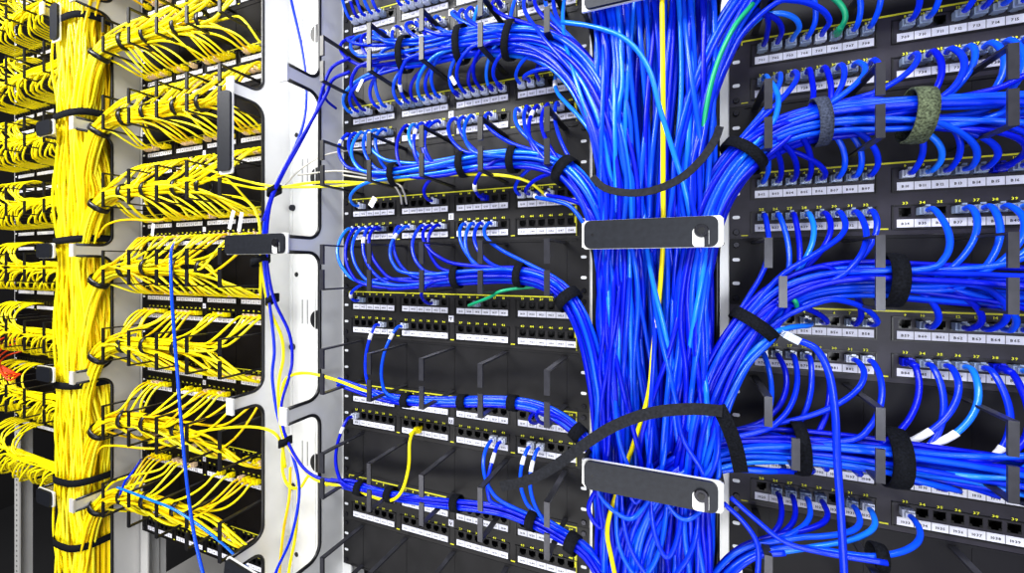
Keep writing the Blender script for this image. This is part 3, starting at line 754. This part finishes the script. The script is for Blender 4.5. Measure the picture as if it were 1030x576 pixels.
def vs_(p, a, c, label, wdt, m):
    n = 32; vs = []; prf = [(-wdt / 2, 0), (-wdt / 2, 1.6), (wdt / 2, 1.6), (wdt / 2, 0)]
    for i in range(n):
        q = 6.28318 * i / n; rad = Vector((math.copysign(abs(math.cos(q)) ** .6, math.cos(q)) * a, -math.copysign(abs(math.sin(q)) ** .7, math.sin(q)) * c, 0)); N = rad.normalized()
        for s_, h in prf: vs.append(rad + N * h + Vector((0, 0, s_ + 6 * math.cos(q))))
    fs = [(i * 4 + j, ((i + 1) % n) * 4 + j, ((i + 1) % n) * 4 + (j + 1) % 4, i * 4 + (j + 1) % 4) for i in range(n) for j in range(4)]
    b = MB(); b.add(vs, fs); o = b.build('velcro_strap', m, None, True); o.location = w(p.x, p.y, p.z)
    return tag(o, label, 'velcro strap', 'velcro straps round the yellow trunk')
for z, nm in ((590, 'topmost'), (362, 'second'), (64, 'third'), (-280, 'fourth'), (-508, 'fifth'), (-660, 'lowest')):
    vs_(Vector((-1367, 64, z)), 74, 54, '%s black velcro strap round the yellow trunk' % nm, 16, 'velcro')

# ------------------------------------------------------------ far left rack: nobody could count these
b = MB(); loosey = 0
for k in range(-1, 7):
    zc = mc(ZY, k); n = 34
    for q in range(n):
        i = q % 24; up = q >= 22; X = FLX + PM[i]; z = (pc(ZY, k - 1) + ZLW) if up else (pc(ZY, k) + ZU)
        a = U(0, 6.28); r = 13 * math.sqrt(R_()); dz, dt = r * math.cos(a), r * math.sin(a) * .8
        C = [(X, 10, z), (X, 32, z), (X + 12, 54 + U(0, 22), z + (zc - z) * .25 - (10 if not up else 0)), (X + 34, 66 + U(-6, 14), z + (zc - z) * .7), (X + 66, 56 + dt, zc + dz)]
        x = X + 110
        while x < -1480: C.append((x, 58 + dt, zc + dz + U(-3, 3))); x += 60
        C += [(-1450 + U(-8, 8), 74 + dt, zc + dz - 8), (-1425 + U(-6, 14), 92 + dt * .6, zc + dz - 44), (-1418 + U(-10, 26), 96 + dt, zc - 120), (-1412 + U(-10, 40), 84 + dt, zc - 230)]
        b.tube(X2(smooth_path(C, 3)), 2.5, 5)
o = b.build('yellow_cable_mass', 'yellow_a', None, True); o.location = (0, 0, EYE / 1000)
tag(o, 'mass of yellow patch cables filling the far left rack behind the trunk', 'cables', None, 'stuff')
for i in range(7):
    cable([(-1900 + i * 9, 14, -178 - i * 12), (-1900 + i * 8, 50, -190 - i * 12), (-1870 + i * 14, 84, -230 - i * 8), (-1820 + i * 16, 86, -262 - i * 8), (-1770 + i * 6, 60, -300)], 2.5, 'orange_cable', 'orange patch cable among the yellow ones at the far left edge', 'cable', 'orange patch cables at the far left')

loose([(121, 497, 100), (126, 484, 100), (134, 474, 90), (142, 462, 40)], 2.5, 'blue_a', 'short blue cable curling up at the lowest yellow bundle')
loose([(118, 490, 104), (132, 495, 104), (150, 502, 106), (175, 512, 104), (200, 528, 98), (222, 545, 90), (240, 562, 70), (250, 572, 40)], 2.4, 'blue_d', 'light blue cable lying along the lowest yellow bundle')
def ring(px, py, t, a, c, wdt, label, m='velcro', tilt=0):
    o = vs_(Vector(at(px, py, t)), a, c, label, wdt, m); o['group'] = 'small straps on loose cables'; o.rotation_euler = (0, math.radians(tilt), 0)
ring(287, 444, 62, 11, 8, 15, 'small black strap round cables below white bracket')
ring(274, 301, 86, 10, 8, 12, 'small black strap round cables below the closed latch plate')
ring(276, 192, 106, 10, 9, 10, 'small dark strap where yellow and blue cables cross')
ring(262, 262, 116, 16, 10, 12, 'small dark clip right under the closed latch plate')
# ------------------------------------------------------------ stray white tags
def flag(px, py, t, a, wd, ht, label):
    b = MB(); b.rbox(-wd / 2, wd / 2, 0, .8, -ht / 2, ht / 2, .8, 2); o = b.build('paper_tag', 'wrap', None)
    o.location = w(*at(px, py, t)); o.rotation_euler = (0, math.radians(a), 0); tag(o, label, 'tag')
flag(233, 221, 112, 20, 9, 36, 'left of two long white tags hanging near the closed latch plate')
flag(242, 223, 112, 14, 9, 36, 'right of two long white tags hanging near the closed latch plate')
flag(154, 231, 108, 10, 9, 26, 'single white tag on a cable in the middle of yellow rack')
flag(375, 203, 60, 35, 11, 18, 'white tag at the left end of the third middle rack panel')
flag(362, 86, 70, 35, 6, 22, 'slim white tag on a blue cable at top left of middle rack')
flag(456, 81, 70, -30, 6, 16, 'slim tilted white tag on the second middle rack panel')

# ------------------------------------------------------------ camera, light, world
cam = bpy.data.cameras.new('camera'); co = bpy.data.objects.new('camera', cam); link(co); sc.camera = co
cam.sensor_width = 36; cam.lens = FPX / 1030 * 36; cam.shift_y = -19.0 / 1030; cam.clip_start = .01
co.location = (0, -DIST / 1000, EYE / 1000); co.rotation_euler = (math.pi / 2, 0, YAW)
def area(loc, target, sx, sy, e, c):
    l = bpy.data.lights.new('area_light', 'AREA'); l.shape = 'RECTANGLE'; l.size = sx; l.size_y = sy; l.energy = e; l.color = c
    o = bpy.data.objects.new('area_light', l); link(o); o.location = loc
    o.rotation_euler = (Vector(target) - Vector(loc)).to_track_quat('-Z', 'Y').to_euler()
area((-.2, -1.5, 2.75), (-.3, 0, 1.2), 2.6, .4, 62, (.95, .97, 1.0))
area((-1.7, -1.4, 2.5), (-1.2, 0, 1.2), 1.2, .5, 60, (1, .98, .94))
area((.5, -1.9, 1.0), (-.2, 0, 1.1), 1.0, .5, 20, (.93, .96, 1))  # fill light from the front, below eye level, not on the ceiling
area((-.4, -1.3, .25), (-.5, 0, 1.0), 2.2, .4, 16, (1, .99, .97))  # added low light aimed up at the racks, gives lower plates a sheen
wd_ = bpy.data.worlds.new('room_light'); wd_.use_nodes = True; sc.world = wd_
wd_.node_tree.nodes['Background'].inputs[0].default_value = (.9, .93, 1, 1); wd_.node_tree.nodes['Background'].inputs[1].default_value = .34
sc.view_settings.view_transform = 'Standard'; sc.view_settings.look = 'None'; sc.view_settings.exposure = -.04; sc.view_settings.gamma = .87
